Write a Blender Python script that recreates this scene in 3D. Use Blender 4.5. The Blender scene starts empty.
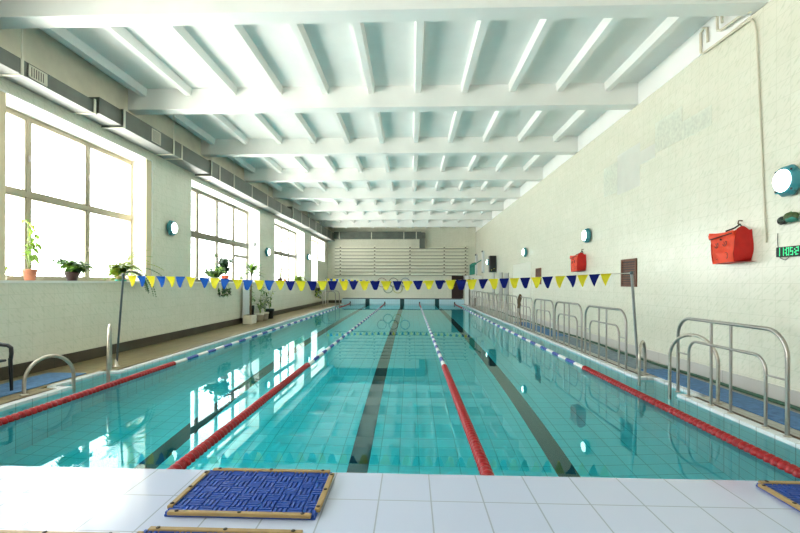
import bpy, math, random
from mathutils import Vector, Matrix
R = random.Random(7)
PI = math.pi
S = bpy.context.scene
COL = S.collection

# ------------------------------------------------------------------ camera
F, YAW, ROLL, CX, CY = 464.95, .0387, .0037, 393.18, 282.81
cam_d = bpy.data.cameras.new('camera'); cam = bpy.data.objects.new('camera', cam_d); COL.objects.link(cam)
cam.location = (.6435, 0, 1.4956)
cam.matrix_world = Matrix.Translation(cam.location) @ Matrix.Rotation(YAW, 4, 'Z') @ Matrix.Rotation(PI/2, 4, 'X') @ Matrix.Rotation(ROLL, 4, 'Z')
cam_d.sensor_width = 36; cam_d.sensor_fit = 'HORIZONTAL'; cam_d.lens = F*36/800
cam_d.shift_x = (400-CX)/800; cam_d.shift_y = (CY-266.5)/800
cam_d.clip_start = .05; cam_d.clip_end = 300
S.camera = cam

# ------------------------------------------------------------------ sky, daylight, exposure
w = bpy.data.worlds.new('overcast_sky'); S.world = w; w.use_nodes = True
bg = w.node_tree.nodes['Background']; bg.inputs['Strength'].default_value = 10.0
_t = w.node_tree; _tc = _t.nodes.new('ShaderNodeTexCoord'); _sx = _t.nodes.new('ShaderNodeSeparateXYZ'); _t.links.new(_tc.outputs['Generated'], _sx.inputs[0])
_mr = _t.nodes.new('ShaderNodeMapRange'); _mr.inputs['From Min'].default_value = -.25; _mr.inputs['From Max'].default_value = .25; _t.links.new(_sx.outputs['Z'], _mr.inputs['Value'])
_mx = _t.nodes.new('ShaderNodeMix'); _mx.data_type = 'RGBA'; _mx.inputs['A'].default_value = (1.3, 1.28, 1.18, 1); _mx.inputs['B'].default_value = (.82, .87, .92, 1)   # lower half added brighter to lift the ceiling, overcast sky above
_t.links.new(_mr.outputs[0], _mx.inputs['Factor']); _t.links.new(_mx.outputs['Result'], bg.inputs['Color'])
WIN = [(-2.95, 2.95), (4.9, 10.85), (12.8, 18.7), (20.76, 26.65), (28.55, 33.0)]
SILL, HEAD = 1.5, 4.38
for i, (a, b) in enumerate(WIN):           # sky portals in the window openings (sampling aid only, they give off nothing)
    l = bpy.data.lights.new('window_daylight', 'AREA'); l.shape = 'RECTANGLE'; l.size = b-a+.2; l.size_y = HEAD-SILL+.2
    o = bpy.data.objects.new('window_daylight', l); COL.objects.link(o)
    o.matrix_world = Matrix.Translation((-6.2, (a+b)/2, (SILL+HEAD)/2)) @ Matrix.Rotation(-PI/2, 4, 'Y') @ Matrix.Rotation(PI/2, 4, 'Z')
    l.cycles.is_portal = True
vs = S.view_settings
S.display_settings.display_device = 'sRGB'
vs.view_transform = 'Standard'; vs.look = 'None'; vs.gamma = 1; vs.use_curve_mapping = False
vs.exposure = 0.27

# ------------------------------------------------------------------ materials
MATS = {}
def nodes(name):
    m = bpy.data.materials.new(name); m.use_nodes = True
    return m, m.node_tree, m.node_tree.nodes['Principled BSDF']
def mat(name, col, rough=.5, metal=0, emis=None, es=0, noise=0, nscale=8, trans=0, bump=0):
    m, t, p = nodes(name)
    p.inputs['Base Color'].default_value = (*col, 1); p.inputs['Roughness'].default_value = rough; p.inputs['Metallic'].default_value = metal
    if emis: p.inputs['Emission Color'].default_value = (*emis, 1); p.inputs['Emission Strength'].default_value = es
    if noise or bump:
        tc = t.nodes.new('ShaderNodeTexCoord'); nz = t.nodes.new('ShaderNodeTexNoise'); nz.inputs['Scale'].default_value = nscale; nz.inputs['Detail'].default_value = 5
        t.links.new(tc.outputs['Object'], nz.inputs['Vector'])
        if noise:
            r = t.nodes.new('ShaderNodeValToRGB'); r.color_ramp.elements[0].position = .3; r.color_ramp.elements[1].position = .7
            r.color_ramp.elements[0].color = tuple(c*(1-noise) for c in col)+(1,); r.color_ramp.elements[1].color = tuple(min(1, c*(1+noise*.6)) for c in col)+(1,)
            t.links.new(nz.outputs['Fac'], r.inputs['Fac']); t.links.new(r.outputs['Color'], p.inputs['Base Color'])
        if bump:
            b = t.nodes.new('ShaderNodeBump'); b.inputs['Strength'].default_value = bump; b.inputs['Distance'].default_value = .01
            t.links.new(nz.outputs['Fac'], b.inputs['Height']); t.links.new(b.outputs['Normal'], p.inputs['Normal'])
    if trans:
        out = t.nodes['Material Output']; tr = t.nodes.new('ShaderNodeBsdfTranslucent'); tr.inputs['Color'].default_value = (*col, 1)
        mx = t.nodes.new('ShaderNodeMixShader'); mx.inputs['Fac'].default_value = trans
        t.links.new(p.outputs[0], mx.inputs[1]); t.links.new(tr.outputs[0], mx.inputs[2]); t.links.new(mx.outputs[0], out.inputs['Surface'])
    MATS[name] = m
    return m
def tile_mat(name, axes, tw, th, c1, c2, grout, gw=.006, rough=.25, off=(0, 0), swirl=0, swcol=(.6, .66, .5), grime=0, grcol=(.5, .5, .35), bump=.25):
    """square-set glazed tiles laid on the two given object axes"""
    m, t, p = nodes(name); N = t.nodes.new; L = t.links.new
    tc = N('ShaderNodeTexCoord'); sx = N('ShaderNodeSeparateXYZ'); L(tc.outputs['Object'], sx.inputs[0])
    cb = N('ShaderNodeCombineXYZ')
    for k, a in enumerate(axes):
        ad = N('ShaderNodeMath'); ad.operation = 'ADD'; ad.inputs[1].default_value = 50*(tw, th)[k]-off[k]; L(sx.outputs['XYZ'.index(a)], ad.inputs[0]); L(ad.outputs[0], cb.inputs[k])
    br = N('ShaderNodeTexBrick'); br.offset = 0; br.squash = 1; br.inputs['Scale'].default_value = 1
    br.inputs['Brick Width'].default_value = tw; br.inputs['Row Height'].default_value = th; br.inputs['Mortar Size'].default_value = gw; br.inputs['Mortar Smooth'].default_value = .1
    br.inputs['Color1'].default_value = (*c1, 1); br.inputs['Color2'].default_value = (*c2, 1); br.inputs['Mortar'].default_value = (*grout, 1)
    L(cb.outputs[0], br.inputs['Vector'])
    col = br.outputs['Color']
    def mixin(fac, colour, src):
        mx = N('ShaderNodeMix'); mx.data_type = 'RGBA'; L(fac, mx.inputs['Factor']); L(src, mx.inputs['A']); mx.inputs['B'].default_value = (*colour, 1); return mx.outputs['Result']
    if swirl:
        rt = N('ShaderNodeMapping'); rt.inputs['Rotation'].default_value = (0, 0, .72); L(cb.outputs[0], rt.inputs['Vector'])
        sc = N('ShaderNodeMapping'); sc.inputs['Scale'].default_value = (8, 30, 1); L(rt.outputs[0], sc.inputs['Vector'])
        nz = N('ShaderNodeTexNoise'); nz.inputs['Scale'].default_value = 1; nz.inputs['Detail'].default_value = 2; L(sc.outputs[0], nz.inputs['Vector'])
        mr = N('ShaderNodeMapRange'); mr.inputs['From Min'].default_value = .52; mr.inputs['From Max'].default_value = .7; mr.inputs['To Max'].default_value = swirl; L(nz.outputs['Fac'], mr.inputs['Value'])
        col = mixin(mr.outputs[0], swcol, col)
    if grime:
        nz = N('ShaderNodeTexNoise'); nz.inputs['Scale'].default_value = 1.1; nz.inputs['Detail'].default_value = 6; L(tc.outputs['Object'], nz.inputs['Vector'])
        mr = N('ShaderNodeMapRange'); mr.inputs['From Min'].default_value = .45; mr.inputs['From Max'].default_value = .75; mr.inputs['To Max'].default_value = grime; L(nz.outputs['Fac'], mr.inputs['Value'])
        col = mixin(mr.outputs[0], grcol, col)
    L(col, p.inputs['Base Color']); p.inputs['Roughness'].default_value = rough
    if bump:
        b = N('ShaderNodeBump'); b.inputs['Strength'].default_value = bump; b.inputs['Distance'].default_value = .003; b.invert = True; L(br.outputs['Fac'], b.inputs['Height']); L(b.outputs[0], p.inputs['Normal'])
    MATS[name] = m
    return m

WALLC = ((.80, .785, .65), (.775, .76, .62))
tile_mat('wall_tile_x', 'YZ', .23, .215, *WALLC, (.70, .69, .55), .004, .24, swirl=.7, swcol=(.62, .64, .48), grime=.22, grcol=(.60, .62, .47))
tile_mat('wall_tile_y', 'XZ', .23, .215, *WALLC, (.70, .69, .55), .004, .24, swirl=.7, swcol=(.62, .64, .48), grime=.2, grcol=(.60, .62, .47))
tile_mat('platform_tile', 'XY', .27, .355, (.54, .60, .76), (.525, .585, .75), (.36, .40, .48), .004, .13, off=(.48, .27), bump=.3)
POOLC = ((.26, .90, .95), (.24, .87, .93))
tile_mat('pool_tile_floor', 'XY', .25, .25, *POOLC, (.14, .60, .63), .006, .3, bump=0)
tile_mat('pool_tile_x', 'YZ', .25, .25, *POOLC, (.12, .55, .58), .006, .3, bump=0)
tile_mat('pool_tile_y', 'XZ', .15, .15, (.58, .80, .88), (.55, .78, .86), (.45, .62, .70), .006, .25, bump=0)
tile_mat('deck_tile_left', 'XY', .3, .3, (.27, .21, .10), (.24, .19, .09), (.13, .10, .05), .008, .45, grime=.6, grcol=(.14, .11, .055))
tile_mat('deck_tile_right', 'XY', .3, .3, (.46, .45, .39), (.43, .42, .37), (.30, .28, .24), .008, .45, grime=.4, grcol=(.34, .31, .24))
tile_mat('coping_tile', 'YX', .25, .4, (.76, .80, .82), (.72, .76, .79), (.45, .47, .47), .006, .25, grime=.15, grcol=(.55, .50, .38), bump=.1)
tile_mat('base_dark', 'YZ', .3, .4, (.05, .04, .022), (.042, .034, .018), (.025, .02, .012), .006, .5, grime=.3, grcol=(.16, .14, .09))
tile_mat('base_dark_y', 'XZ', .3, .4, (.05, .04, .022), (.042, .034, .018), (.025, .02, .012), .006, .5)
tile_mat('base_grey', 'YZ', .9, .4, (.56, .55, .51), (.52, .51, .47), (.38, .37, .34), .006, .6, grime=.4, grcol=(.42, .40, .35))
mat('ceiling_white', (.91, .92, .885), .6, noise=.03, nscale=2)
mat('plaster_cream', (.72, .69, .56), .7, noise=.1, nscale=3)
mat('plaster_white', (.84, .84, .78), .6)
mat('dark_edge', (.03, .05, .055), .4)
mat('black_tile', (.004, .045, .055), .3)
mat('grey_patch', (.68, .68, .60), .35, noise=.05, nscale=4)
mat('speckled_patch', (.70, .72, .60), .3, noise=.16, nscale=16)
mat('frame_cream', (.40, .36, .26), .5)
mat('frame_backlit', (.20, .19, .13), .5)  # darker copy of the frame colour, backlit shade painted in
mat('strip_cream', (.78, .66, .44), .5)
mat('steel', (.43, .40, .36), .33, 1, noise=.08, nscale=12)
mat('steel_worn', (.52, .47, .40), .32, 1, noise=.2, nscale=14)
mat('pole_dark', (.10, .12, .13), .35, .6)
mat('pole_grey', (.30, .31, .30), .35, .7)
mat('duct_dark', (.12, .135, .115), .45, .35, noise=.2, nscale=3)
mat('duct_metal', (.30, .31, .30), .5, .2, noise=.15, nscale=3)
mat('strap', (.68, .66, .55), .5)
mat('grille_dark', (.03, .03, .025), .6)
mat('red_float', (.34, .003, .007), .38)
mat('white_float', (.82, .83, .80), .3)
mat('blue_float', (.02, .06, .34), .3)
mat('cable', (.3, .3, .3), .4, .8)
mat('flag_yellow', (.93, .80, .03), .6, trans=.35)
mat('flag_navy', (.002, .010, .17), .95, trans=.25)
mat('flag_blue_backlit', (.012, .11, .50), .8, trans=.4)  # lighter copy of the blue pennants, window backlight put into the colour
mat('rope', (.75, .74, .66), .8)
mat('mat_blue', (.006, .062, .36), .55, noise=.15, nscale=30)
mat('mat_deck_blue', (.08, .20, .40), .8, noise=.3, nscale=14, bump=.6)
mat('mat_bright_blue', (.02, .20, .62), .7, noise=.2, nscale=14)
mat('mat_grey_blue', (.22, .29, .33), .8, noise=.3, nscale=14, bump=.6)
mat('batten', (.36, .24, .085), .45, noise=.15, nscale=18)
mat('screw', (.05, .04, .03), .4, .6)
mat('lamp_teal', (.04, .26, .30), .4)
mat('lamp_lens', (.9, .95, .95), .3, emis=(.86, 1, 1), es=6)
mat('lamp_lens_dim', (.75, .78, .76), .3)
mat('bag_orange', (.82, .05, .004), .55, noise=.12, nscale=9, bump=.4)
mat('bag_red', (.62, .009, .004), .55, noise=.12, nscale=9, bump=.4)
mat('black', (.01, .01, .01), .5)
mat('black_gloss', (.010, .012, .014), .6)
mat('digit_green', (.05, .4, .2), .4, emis=(.03, 1, .34), es=.7)
mat('wood_brown', (.16, .055, .022), .55, noise=.35, nscale=10)
mat('wood_dark', (.035, .012, .009), .5, noise=.3, nscale=8)
mat('green_dark', (.018, .06, .035), .35, noise=.5, nscale=25)
mat('green_olive', (.07, .12, .03), .5, noise=.4, nscale=25)
mat('green_teal', (.04, .26, .19), .6, noise=.25, nscale=14)
mat('hose_green', (.03, .10, .055), .5)
mat('terracotta', (.50, .19, .10), .7, noise=.2, nscale=14)
mat('pot_dark', (.05, .018, .014), .35)
mat('pot_red', (.62, .11, .035), .4)
mat('pot_white', (.85, .80, .68), .4, noise=.1, nscale=6)
mat('pot_tan', (.62, .34, .16), .5)
mat('saucer_teal', (.03, .42, .38), .4)
mat('soil', (.03, .02, .012), .9)
mat('leaf_light', (.20, .36, .035), .5, trans=.3)
mat('leaf_yellow', (.36, .44, .03), .5, trans=.3)
mat('leaf_mid', (.07, .17, .03), .5, trans=.2)
mat('leaf_dark', (.035, .09, .035), .45, trans=.15)
mat('stem_brown', (.14, .09, .045), .7)
mat('stem_green', (.25, .32, .10), .6)
mat('chair_black', (.010, .014, .02), .35)
mat('slat_cream', (.84, .82, .66), .5)
mat('bracket_bar_shade', (.10, .09, .05), .6)  # dark brackets, and the painted shade strips under the bars
mat('door_grey', (.36, .37, .33), .45)
mat('door_pale', (.755, .76, .645), .35, noise=.05, nscale=12)
mat('film', (.93, .95, .96), .3, trans=.3)
mat('gutter', (.075, .04, .016), .7, noise=.4, nscale=10)
mat('ring_red', (.30, .16, .12), .5); mat('ring_black', (.06, .07, .06), .5); mat('ring_blue', (.10, .22, .32), .5); mat('ring_green', (.10, .20, .13), .5); mat('ring_yellow', (.50, .44, .10), .5)
mat('yellow_dot', (.8, .75, .1), .4)
mat('pipe_cream', (.70, .66, .52), .5)
mat('dial', (.60, .63, .62), .4)

def glass_mat():
    m, t, p = nodes('window_glass'); N = t.nodes.new; L = t.links.new
    tr = N('ShaderNodeBsdfTransparent'); gl = N('ShaderNodeBsdfGlossy'); gl.inputs['Roughness'].default_value = .02
    lw = N('ShaderNodeLayerWeight'); lw.inputs['Blend'].default_value = .5; pw = N('ShaderNodeMath'); pw.operation = 'POWER'; pw.inputs[1].default_value = 5; L(lw.outputs['Facing'], pw.inputs[0])
    mr = N('ShaderNodeMapRange'); mr.inputs['To Min'].default_value = .04; mr.inputs['To Max'].default_value = .9; L(pw.outputs[0], mr.inputs['Value']); mx = N('ShaderNodeMixShader')
    L(mr.outputs[0], mx.inputs[0]); L(tr.outputs[0], mx.inputs[1]); L(gl.outputs[0], mx.inputs[2]); L(mx.outputs[0], t.nodes['Material Output'].inputs['Surface'])
    MATS['window_glass'] = m
glass_mat()
def water_mat():
    m, t, p = nodes('pool_water'); N = t.nodes.new; L = t.links.new
    rf = N('ShaderNodeBsdfRefraction'); rf.inputs['IOR'].default_value = 1.333; rf.inputs['Roughness'].default_value = 0; rf.inputs['Color'].default_value = (1, 1, 1, 1)
    gl = N('ShaderNodeBsdfGlossy'); gl.inputs['Roughness'].default_value = 0; gl.inputs['Color'].default_value = (.66, .86, .86, 1)
    fr = N('ShaderNodeFresnel'); fr.inputs['IOR'].default_value = 1.333; g = N('ShaderNodeMixShader'); L(fr.outputs[0], g.inputs[0]); L(rf.outputs[0], g.inputs[1]); L(gl.outputs[0], g.inputs[2])
    tc = N('ShaderNodeTexCoord'); nz = N('ShaderNodeTexNoise'); nz.inputs['Scale'].default_value = 1.6; nz.inputs['Detail'].default_value = 2
    L(tc.outputs['Object'], nz.inputs['Vector'])
    b = N('ShaderNodeBump'); b.inputs['Strength'].default_value = .007; b.inputs['Distance'].default_value = .05
    L(nz.outputs['Fac'], b.inputs['Height']); [L(b.outputs[0], q_.inputs['Normal']) for q_ in (rf, gl, fr)]
    v = N('ShaderNodeVolumeAbsorption'); v.inputs['Color'].default_value = (.0, .95, .985, 1); v.inputs['Density'].default_value = .42
    out = t.nodes['Material Output']; L(g.outputs[0], out.inputs['Surface']); L(v.outputs[0], out.inputs['Volume'])
    MATS['pool_water'] = m
water_mat()

# ------------------------------------------------------------------ mesh helpers
class MB:
    def __init__(s): s.v = []; s.f = []; s.mi = []; s.sm = []; s.mats = []
    def m(s, name):
        if name not in s.mats: s.mats.append(name)
        return s.mats.index(name)
    def add(s, vs, fs, mname, smooth=False):
        o = len(s.v); k = s.m(mname); s.v += [tuple(v) for v in vs]
        for f in fs: s.f.append(tuple(i+o for i in f)); s.mi.append(k); s.sm.append(smooth)
        return s
    def box(s, x0, x1, y0, y1, z0, z1, mname, M=None):
        vs = [Vector((x, y, z)) for x in (x0, x1) for y in (y0, y1) for z in (z0, z1)]
        if M: vs = [M @ v for v in vs]
        return s.add(vs, [(0, 1, 3, 2), (4, 6, 7, 5), (0, 4, 5, 1), (2, 3, 7, 6), (0, 2, 6, 4), (1, 5, 7, 3)], mname)
    def bbox(s, x0, x1, y0, y1, z0, z1, mname, c=.006, M=None):
        """box with chamfered edges"""
        vs = []; idx = {}
        for ix, x in enumerate((x0, x1)):
            for iy, y in enumerate((y0, y1)):
                for iz, z in enumerate((z0, z1)):
                    sx, sy, sz = (c if ix == 0 else -c), (c if iy == 0 else -c), (c if iz == 0 else -c)
                    for a, p in enumerate(((x, y+sy, z+sz), (x+sx, y, z+sz), (x+sx, y+sy, z))):
                        idx[(ix, iy, iz, a)] = len(vs); vs.append(Vector(p))
        fs = []
        for i in (0, 1):
            fs.append([idx[(i, 0, 0, 0)], idx[(i, 1, 0, 0)], idx[(i, 1, 1, 0)], idx[(i, 0, 1, 0)]])
            fs.append([idx[(0, i, 0, 1)], idx[(1, i, 0, 1)], idx[(1, i, 1, 1)], idx[(0, i, 1, 1)]])
            fs.append([idx[(0, 0, i, 2)], idx[(1, 0, i, 2)], idx[(1, 1, i, 2)], idx[(0, 1, i, 2)]])
        for i in (0, 1):
            for j in (0, 1):
                fs.append([idx[(0, i, j, 1)], idx[(1, i, j, 1)], idx[(1, i, j, 2)], idx[(0, i, j, 2)]])
                fs.append([idx[(i, 0, j, 0)], idx[(i, 1, j, 0)], idx[(i, 1, j, 2)], idx[(i, 0, j, 2)]])
                fs.append([idx[(i, j, 0, 0)], idx[(i, j, 1, 0)], idx[(i, j, 1, 1)], idx[(i, j, 0, 1)]])
        for i in (0, 1):
            for j in (0, 1):
                for k in (0, 1): fs.append([idx[(i, j, k, 0)], idx[(i, j, k, 1)], idx[(i, j, k, 2)]])
        cen = Vector(((x0+x1)/2, (y0+y1)/2, (z0+z1)/2)); out = []
        for f in fs:
            a, b_, d = vs[f[0]], vs[f[1]], vs[f[2]]
            n = (b_-a).cross(d-a); mid = sum((vs[q] for q in f), Vector())/len(f)
            out.append(f if n.dot(mid-cen) > 0 else f[::-1])
        if M: vs = [M @ v for v in vs]
        return s.add(vs, out, mname)
    def tube(s, pts, r, mname, seg=10, closed=False, cap=True):
        P = [Vector(p) for p in pts]; n = len(P); rs = r if isinstance(r, (list, tuple)) else [r]*n
        T = []
        for i in range(n):
            a = P[(i-1) % n] if (closed or i > 0) else P[i]; b = P[(i+1) % n] if (closed or i < n-1) else P[i]
            T.append((b-a).normalized())
        up = Vector((0, 0, 1)) if abs(T[0].z) < .9 else Vector((1, 0, 0))
        u = T[0].cross(up).normalized(); vs = []
        for i in range(n):
            u = (u-T[i]*u.dot(T[i])).normalized(); v = T[i].cross(u)
            for k in range(seg):
                a = 2*PI*k/seg; vs.append(P[i]+(u*math.cos(a)+v*math.sin(a))*rs[i])
        fs = []
        for i in range(n if closed else n-1):
            j = (i+1) % n
            for k in range(seg): fs.append((i*seg+k, i*seg+(k+1) % seg, j*seg+(k+1) % seg, j*seg+k))
        s.add(vs, fs, mname, True)
        if cap and not closed:
            s.add(vs[:seg], [tuple(range(seg-1, -1, -1))], mname); s.add(vs[-seg:], [tuple(range(seg))], mname)
        return s
    def lathe(s, prof, mname, seg=20, M=None, smooth=True):
        """prof: (r,z) from bottom to top, about local z"""
        vs = []; fs = []
        for r, z in prof:
            for k in range(seg): a = 2*PI*k/seg; vs.append(Vector((r*math.cos(a), r*math.sin(a), z)))
        for i in range(len(prof)-1):
            for k in range(seg): fs.append((i*seg+k, i*seg+(k+1) % seg, (i+1)*seg+(k+1) % seg, (i+1)*seg+k))
        if prof[0][0] > 1e-4: fs.append(tuple(range(seg-1, -1, -1)))
        if prof[-1][0] > 1e-4: fs.append(tuple((len(prof)-1)*seg+k for k in range(seg)))
        if M: vs = [M @ v for v in vs]
        return s.add(vs, fs, mname, smooth)
    def leaf(s, base, d, L, W, mname, droop=.3, n=4, fold=.15, side=None):
        d = Vector(d).normalized(); p = Vector(base)
        side = side or d.cross(Vector((0, 0, 1)))
        side = Vector(side)
        if side.length < 1e-3: side = Vector((1, 0, 0))
        side.normalize(); vs = []; fs = []
        for i in range(n+1):
            t = i/n; wd = W*math.sin(PI*min(.97, .12+.88*t))**.8*.5
            up = side.cross(d).normalized()
            vs += [p-side*wd+up*wd*fold*2, p, p+side*wd+up*wd*fold*2]
            d = (d+Vector((0, 0, -droop/n))).normalized(); p = p+d*(L/n)
        for i in range(n):
            a = i*3; fs += [(a, a+1, a+4, a+3), (a+1, a+2, a+5, a+4)]
        return s.add(vs, fs, mname, True)
    def mesh(s, name):
        me = bpy.data.meshes.new(name); me.from_pydata(s.v, [], s.f)
        for n in s.mats: me.materials.append(MATS[n])
        me.polygons.foreach_set('material_index', s.mi); me.polygons.foreach_set('use_smooth', s.sm); me.update()
        return me
    def build(s, name, parent=None, loc=(0, 0, 0), rz=0):
        return link(name, s.mesh(name), parent, loc, rz)
def link(name, me, parent=None, loc=(0, 0, 0), rz=0):
    o = bpy.data.objects.new(name, me); COL.objects.link(o); o.location = loc; o.rotation_euler = (0, 0, rz); o.parent = parent
    return o
def tag(o, label, cat, group=None, kind=None):
    o['label'] = label; o['category'] = cat
    if group: o['group'] = group
    if kind: o['kind'] = kind
    return o
def thing(name, label, cat, loc=(0, 0, 0), rz=0, group=None):
    o = bpy.data.objects.new(name, None); COL.objects.link(o); o.location = loc; o.rotation_euler = (0, 0, rz); o.empty_display_size = .1
    return tag(o, label, cat, group)
def struct(o): o['kind'] = 'structure'; return o
KIDS = {}
def kids(o): return [c for c in COL.objects if c.parent == o]
def copy_tree(o, parent=None):
    c = o.copy(); COL.objects.link(c); c.parent = parent
    for ch in kids(o): copy_tree(ch, c)
    return c
def copy_thing(o, label, loc, rz=None):
    c = copy_tree(o); c.location = loc; c['label'] = label
    if rz is not None: c.rotation_euler = (0, 0, rz)
    return c
def arc(c, a0, a1, r, e1, e2, n=8):
    c, e1, e2 = Vector(c), Vector(e1), Vector(e2)
    return [c+e1*(r*math.cos(a0+(a1-a0)*i/n))+e2*(r*math.sin(a0+(a1-a0)*i/n)) for i in range(n+1)]

# ------------------------------------------------------------------ dimensions
XL, XR = -5.53, 5.36              # side walls
PL, PR = -4.18, 4.25              # pool edges
YN, YP, YE, YW = -3.3, 2.745, 33.45, 34.27   # near wall, near platform edge, pool end, far wall
ZW, ZB, ZC, ZT = -.035, -1.95, 5.68, .372     # water, pool floor, ceiling, platform top
BB = 5.23                         # beam underside
N0, N1, ND = 6.45, 7.55, .26      # ladder recesses

# ------------------------------------------------------------------ room shell
b = MB()                                                               # left wall with the window openings
b.box(-6.35, XL, YN-.3, YW+.3, -.3, SILL, 'wall_tile_x'); b.box(-6.35, XL, YN-.3, YW+.3, HEAD, ZC, 'wall_tile_x')
edges = [YN-.3]+[e for ab in WIN for e in ab]+[YW+.3]
for i in range(0, len(edges), 2): b.box(-6.35, XL, edges[i], edges[i+1], SILL, HEAD, 'wall_tile_x')
b.box(-6.35, XL, 30.4, 33.0, SILL, 2.95, 'wall_tile_x')
struct(b.build('wall_left'))
b = MB()                                                               # white plastered reveals
for i, (y0, y1) in enumerate(WIN):
    b.box(-6.34, XL+.004, y0, y1, HEAD-.012, HEAD+.01, 'plaster_white')
    if i < 4: b.box(-6.34, XL+.02, y0, y1, SILL-.03, SILL+.012, 'plaster_white')
    else: b.box(-6.34, XL+.02, y0, 30.4, SILL-.03, SILL+.012, 'plaster_white'); b.box(-6.34, XL+.02, 30.4, y1, 2.94, 2.965, 'plaster_white'); b.box(-6.34, XL+.003, 30.385, 30.41, SILL, 2.965, 'plaster_white')
    b.box(-6.34, XL+.004, y0-.01, y0+.012, SILL, HEAD, 'plaster_white'); b.box(-6.34, XL+.004, y1-.012, y1+.01, SILL if i < 4 else 2.95, HEAD, 'plaster_white')
struct(b.build('trim_1'))
struct(MB().box(XL-.02, XL+.012, YN, YW, 4.93, ZC, 'plaster_cream').build('trim_2'))
struct(MB().box(XR, XR+.3, YN-.3, YW+.3, -.3, ZC, 'wall_tile_x').build('wall_right'))
struct(MB().box(XR-.012, XR+.02, YN, YW, BB, ZC, 'ceiling_white').build('trim_3'))
struct(MB().box(-6.35, XR+.3, YW, YW+.3, -.3, ZC, 'wall_tile_y').build('wall_far'))
struct(MB().box(-6.35, XR+.3, YN-.3, YN, -.3, ZC, 'wall_tile_y').build('wall_near'))
struct(MB().box(-6.35, XR+.3, YN-.3, YW+.3, ZC, ZC+.3, 'ceiling_white').build('ceiling'))
for k in range(-2, 8):
    y1 = 6.65+3.515*k
    struct(MB().box(XL, XR, y1-.3, y1, BB, ZC+.02, 'ceiling_white').build('ceiling_beam'))
rib = MB(); LR = 3.215
hb, ht, hh = .06, .085, .165
rv = [(-hb, 0, -hh), (hb, 0, -hh), (ht, 0, .02), (-ht, 0, .02)]
rv += [(x, LR, z) for x, _, z in rv]
rib.add(rv, [(0, 1, 2, 3), (7, 6, 5, 4), (0, 4, 5, 1), (1, 5, 6, 2), (2, 6, 7, 3), (3, 7, 4, 0)], 'ceiling_white'); rib = rib.mesh('ceiling_rib')
for k in range(-2, 8):
    for j in range(-6, 5):
        y1 = 6.65+3.515*k; ln = min(LR, YW-y1)
        o = struct(link('ceiling_rib', rib, None, (.77+.99*j, y1, ZC))); o.scale.y = ln/LR
# ---- pool
YS = YP-.75                                                            # basin runs a little under the near platform
b = MB()
T = .2
outL = [(PL, YS), (PL, N0), (PL-ND, N0), (PL-ND, N1), (PL, N1), (PL, YE)]
b.box(PL-T-ND, PL, YS, N0, ZB, -.045, 'pool_tile_x'); b.box(PL-T-ND, PL-ND, N0, N1, ZB, -.045, 'pool_tile_x'); b.box(PL-T-ND, PL, N1, YE, ZB, -.045, 'pool_tile_x')
b.box(PR, PR+T+ND, YS, N0, ZB, -.045, 'pool_tile_x'); b.box(PR+ND, PR+T+ND, N0, N1, ZB, -.045, 'pool_tile_x'); b.box(PR, PR+T+ND, N1, YE, ZB, -.045, 'pool_tile_x')
b.box(PL-T, PR+T, YE, YE+T, ZB, ZT-.05, 'pool_tile_y'); b.box(PL-T, PR+T, YS-T, YS, ZB, -.045, 'pool_tile_y')
b.box(PL-T-ND, PR+T+ND, YS-T, YE+T, ZB-.2, ZB, 'pool_tile_floor')
struct(b.build('pool_basin'))
for x in (-2.5, 0, 2.5):
    struct(MB().box(x-.125, x+.125, YP+.3, YE-.004, ZB-.01, ZB+.004, 'black_tile').build('lane_marking'))
    struct(MB().box(x-.15, x+.15, YE-.006, YE+.01, ZB+.004, ZT-.045, 'black_tile').build('end_marking'))
for x in (-4.3+.0, 4.3):
    pass
o = MB().box(PL-.1-ND, PR+.1+ND, YS-.1, YE+.1, ZB-.1, ZW, 'pool_water').build('pool_water'); struct(o)
# ---- decks, coping, gutters
b = MB(); CW = .115
for x0, x1 in ((PL-CW, PL), (PR, PR+CW)):
    b.box(x0, x1, YP, N0, -.05, .004, 'coping_tile'); b.box(x0, x1, N1, YE, -.05, .004, 'coping_tile')
b.box(PL-ND-CW, PL-ND, N0, N1, -.05, .004, 'coping_tile'); b.box(PR+ND, PR+ND+CW, N0, N1, -.05, .004, 'coping_tile')
b.box(PL-ND, PL-CW, N0-.12, N0, -.05, .004, 'coping_tile'); b.box(PL-ND, PL-CW, N1, N1+.12, -.05, .004, 'coping_tile')
b.box(PR+CW, PR+ND, N0-.12, N0, -.05, .004, 'coping_tile'); b.box(PR+CW, PR+ND, N1, N1+.12, -.05, .004, 'coping_tile')
struct(b.build('trim_4'))
b = MB()
for y0, y1 in ((YP, N0-.12), (N1+.12, YW)):
    b.box(PL-CW-.07, PL-CW, y0, y1, -.05, -.004, 'gutter'); b.box(PR+CW, PR+CW+.08, y0, y1, -.05, -.006, 'gutter')
struct(b.build('trim_5'))
b = MB()
b.box(XL, PL-CW-.07, YP, N0-.12, -.28, 0, 'deck_tile_left'); b.box(XL, PL-ND-CW, N0-.12, N1+.12, -.28, 0, 'deck_tile_left'); b.box(XL, PL-CW-.07, N1+.12, YW, -.28, 0, 'deck_tile_left')
b.box(PR+CW+.08, XR, YP, N0-.12, -.28, 0, 'deck_tile_right'); b.box(PR+ND+CW, XR, N0-.12, N1+.12, -.28, 0, 'deck_tile_right'); b.box(PR+CW+.08, XR, N1+.12, YW, -.28, 0, 'deck_tile_right')
b.box(XL, PL-CW, YN, YP, -.28, 0, 'deck_tile_left'); b.box(PR+CW, XR, YN, YP, -.28, 0, 'deck_tile_right')
struct(b.build('floor'))
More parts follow.
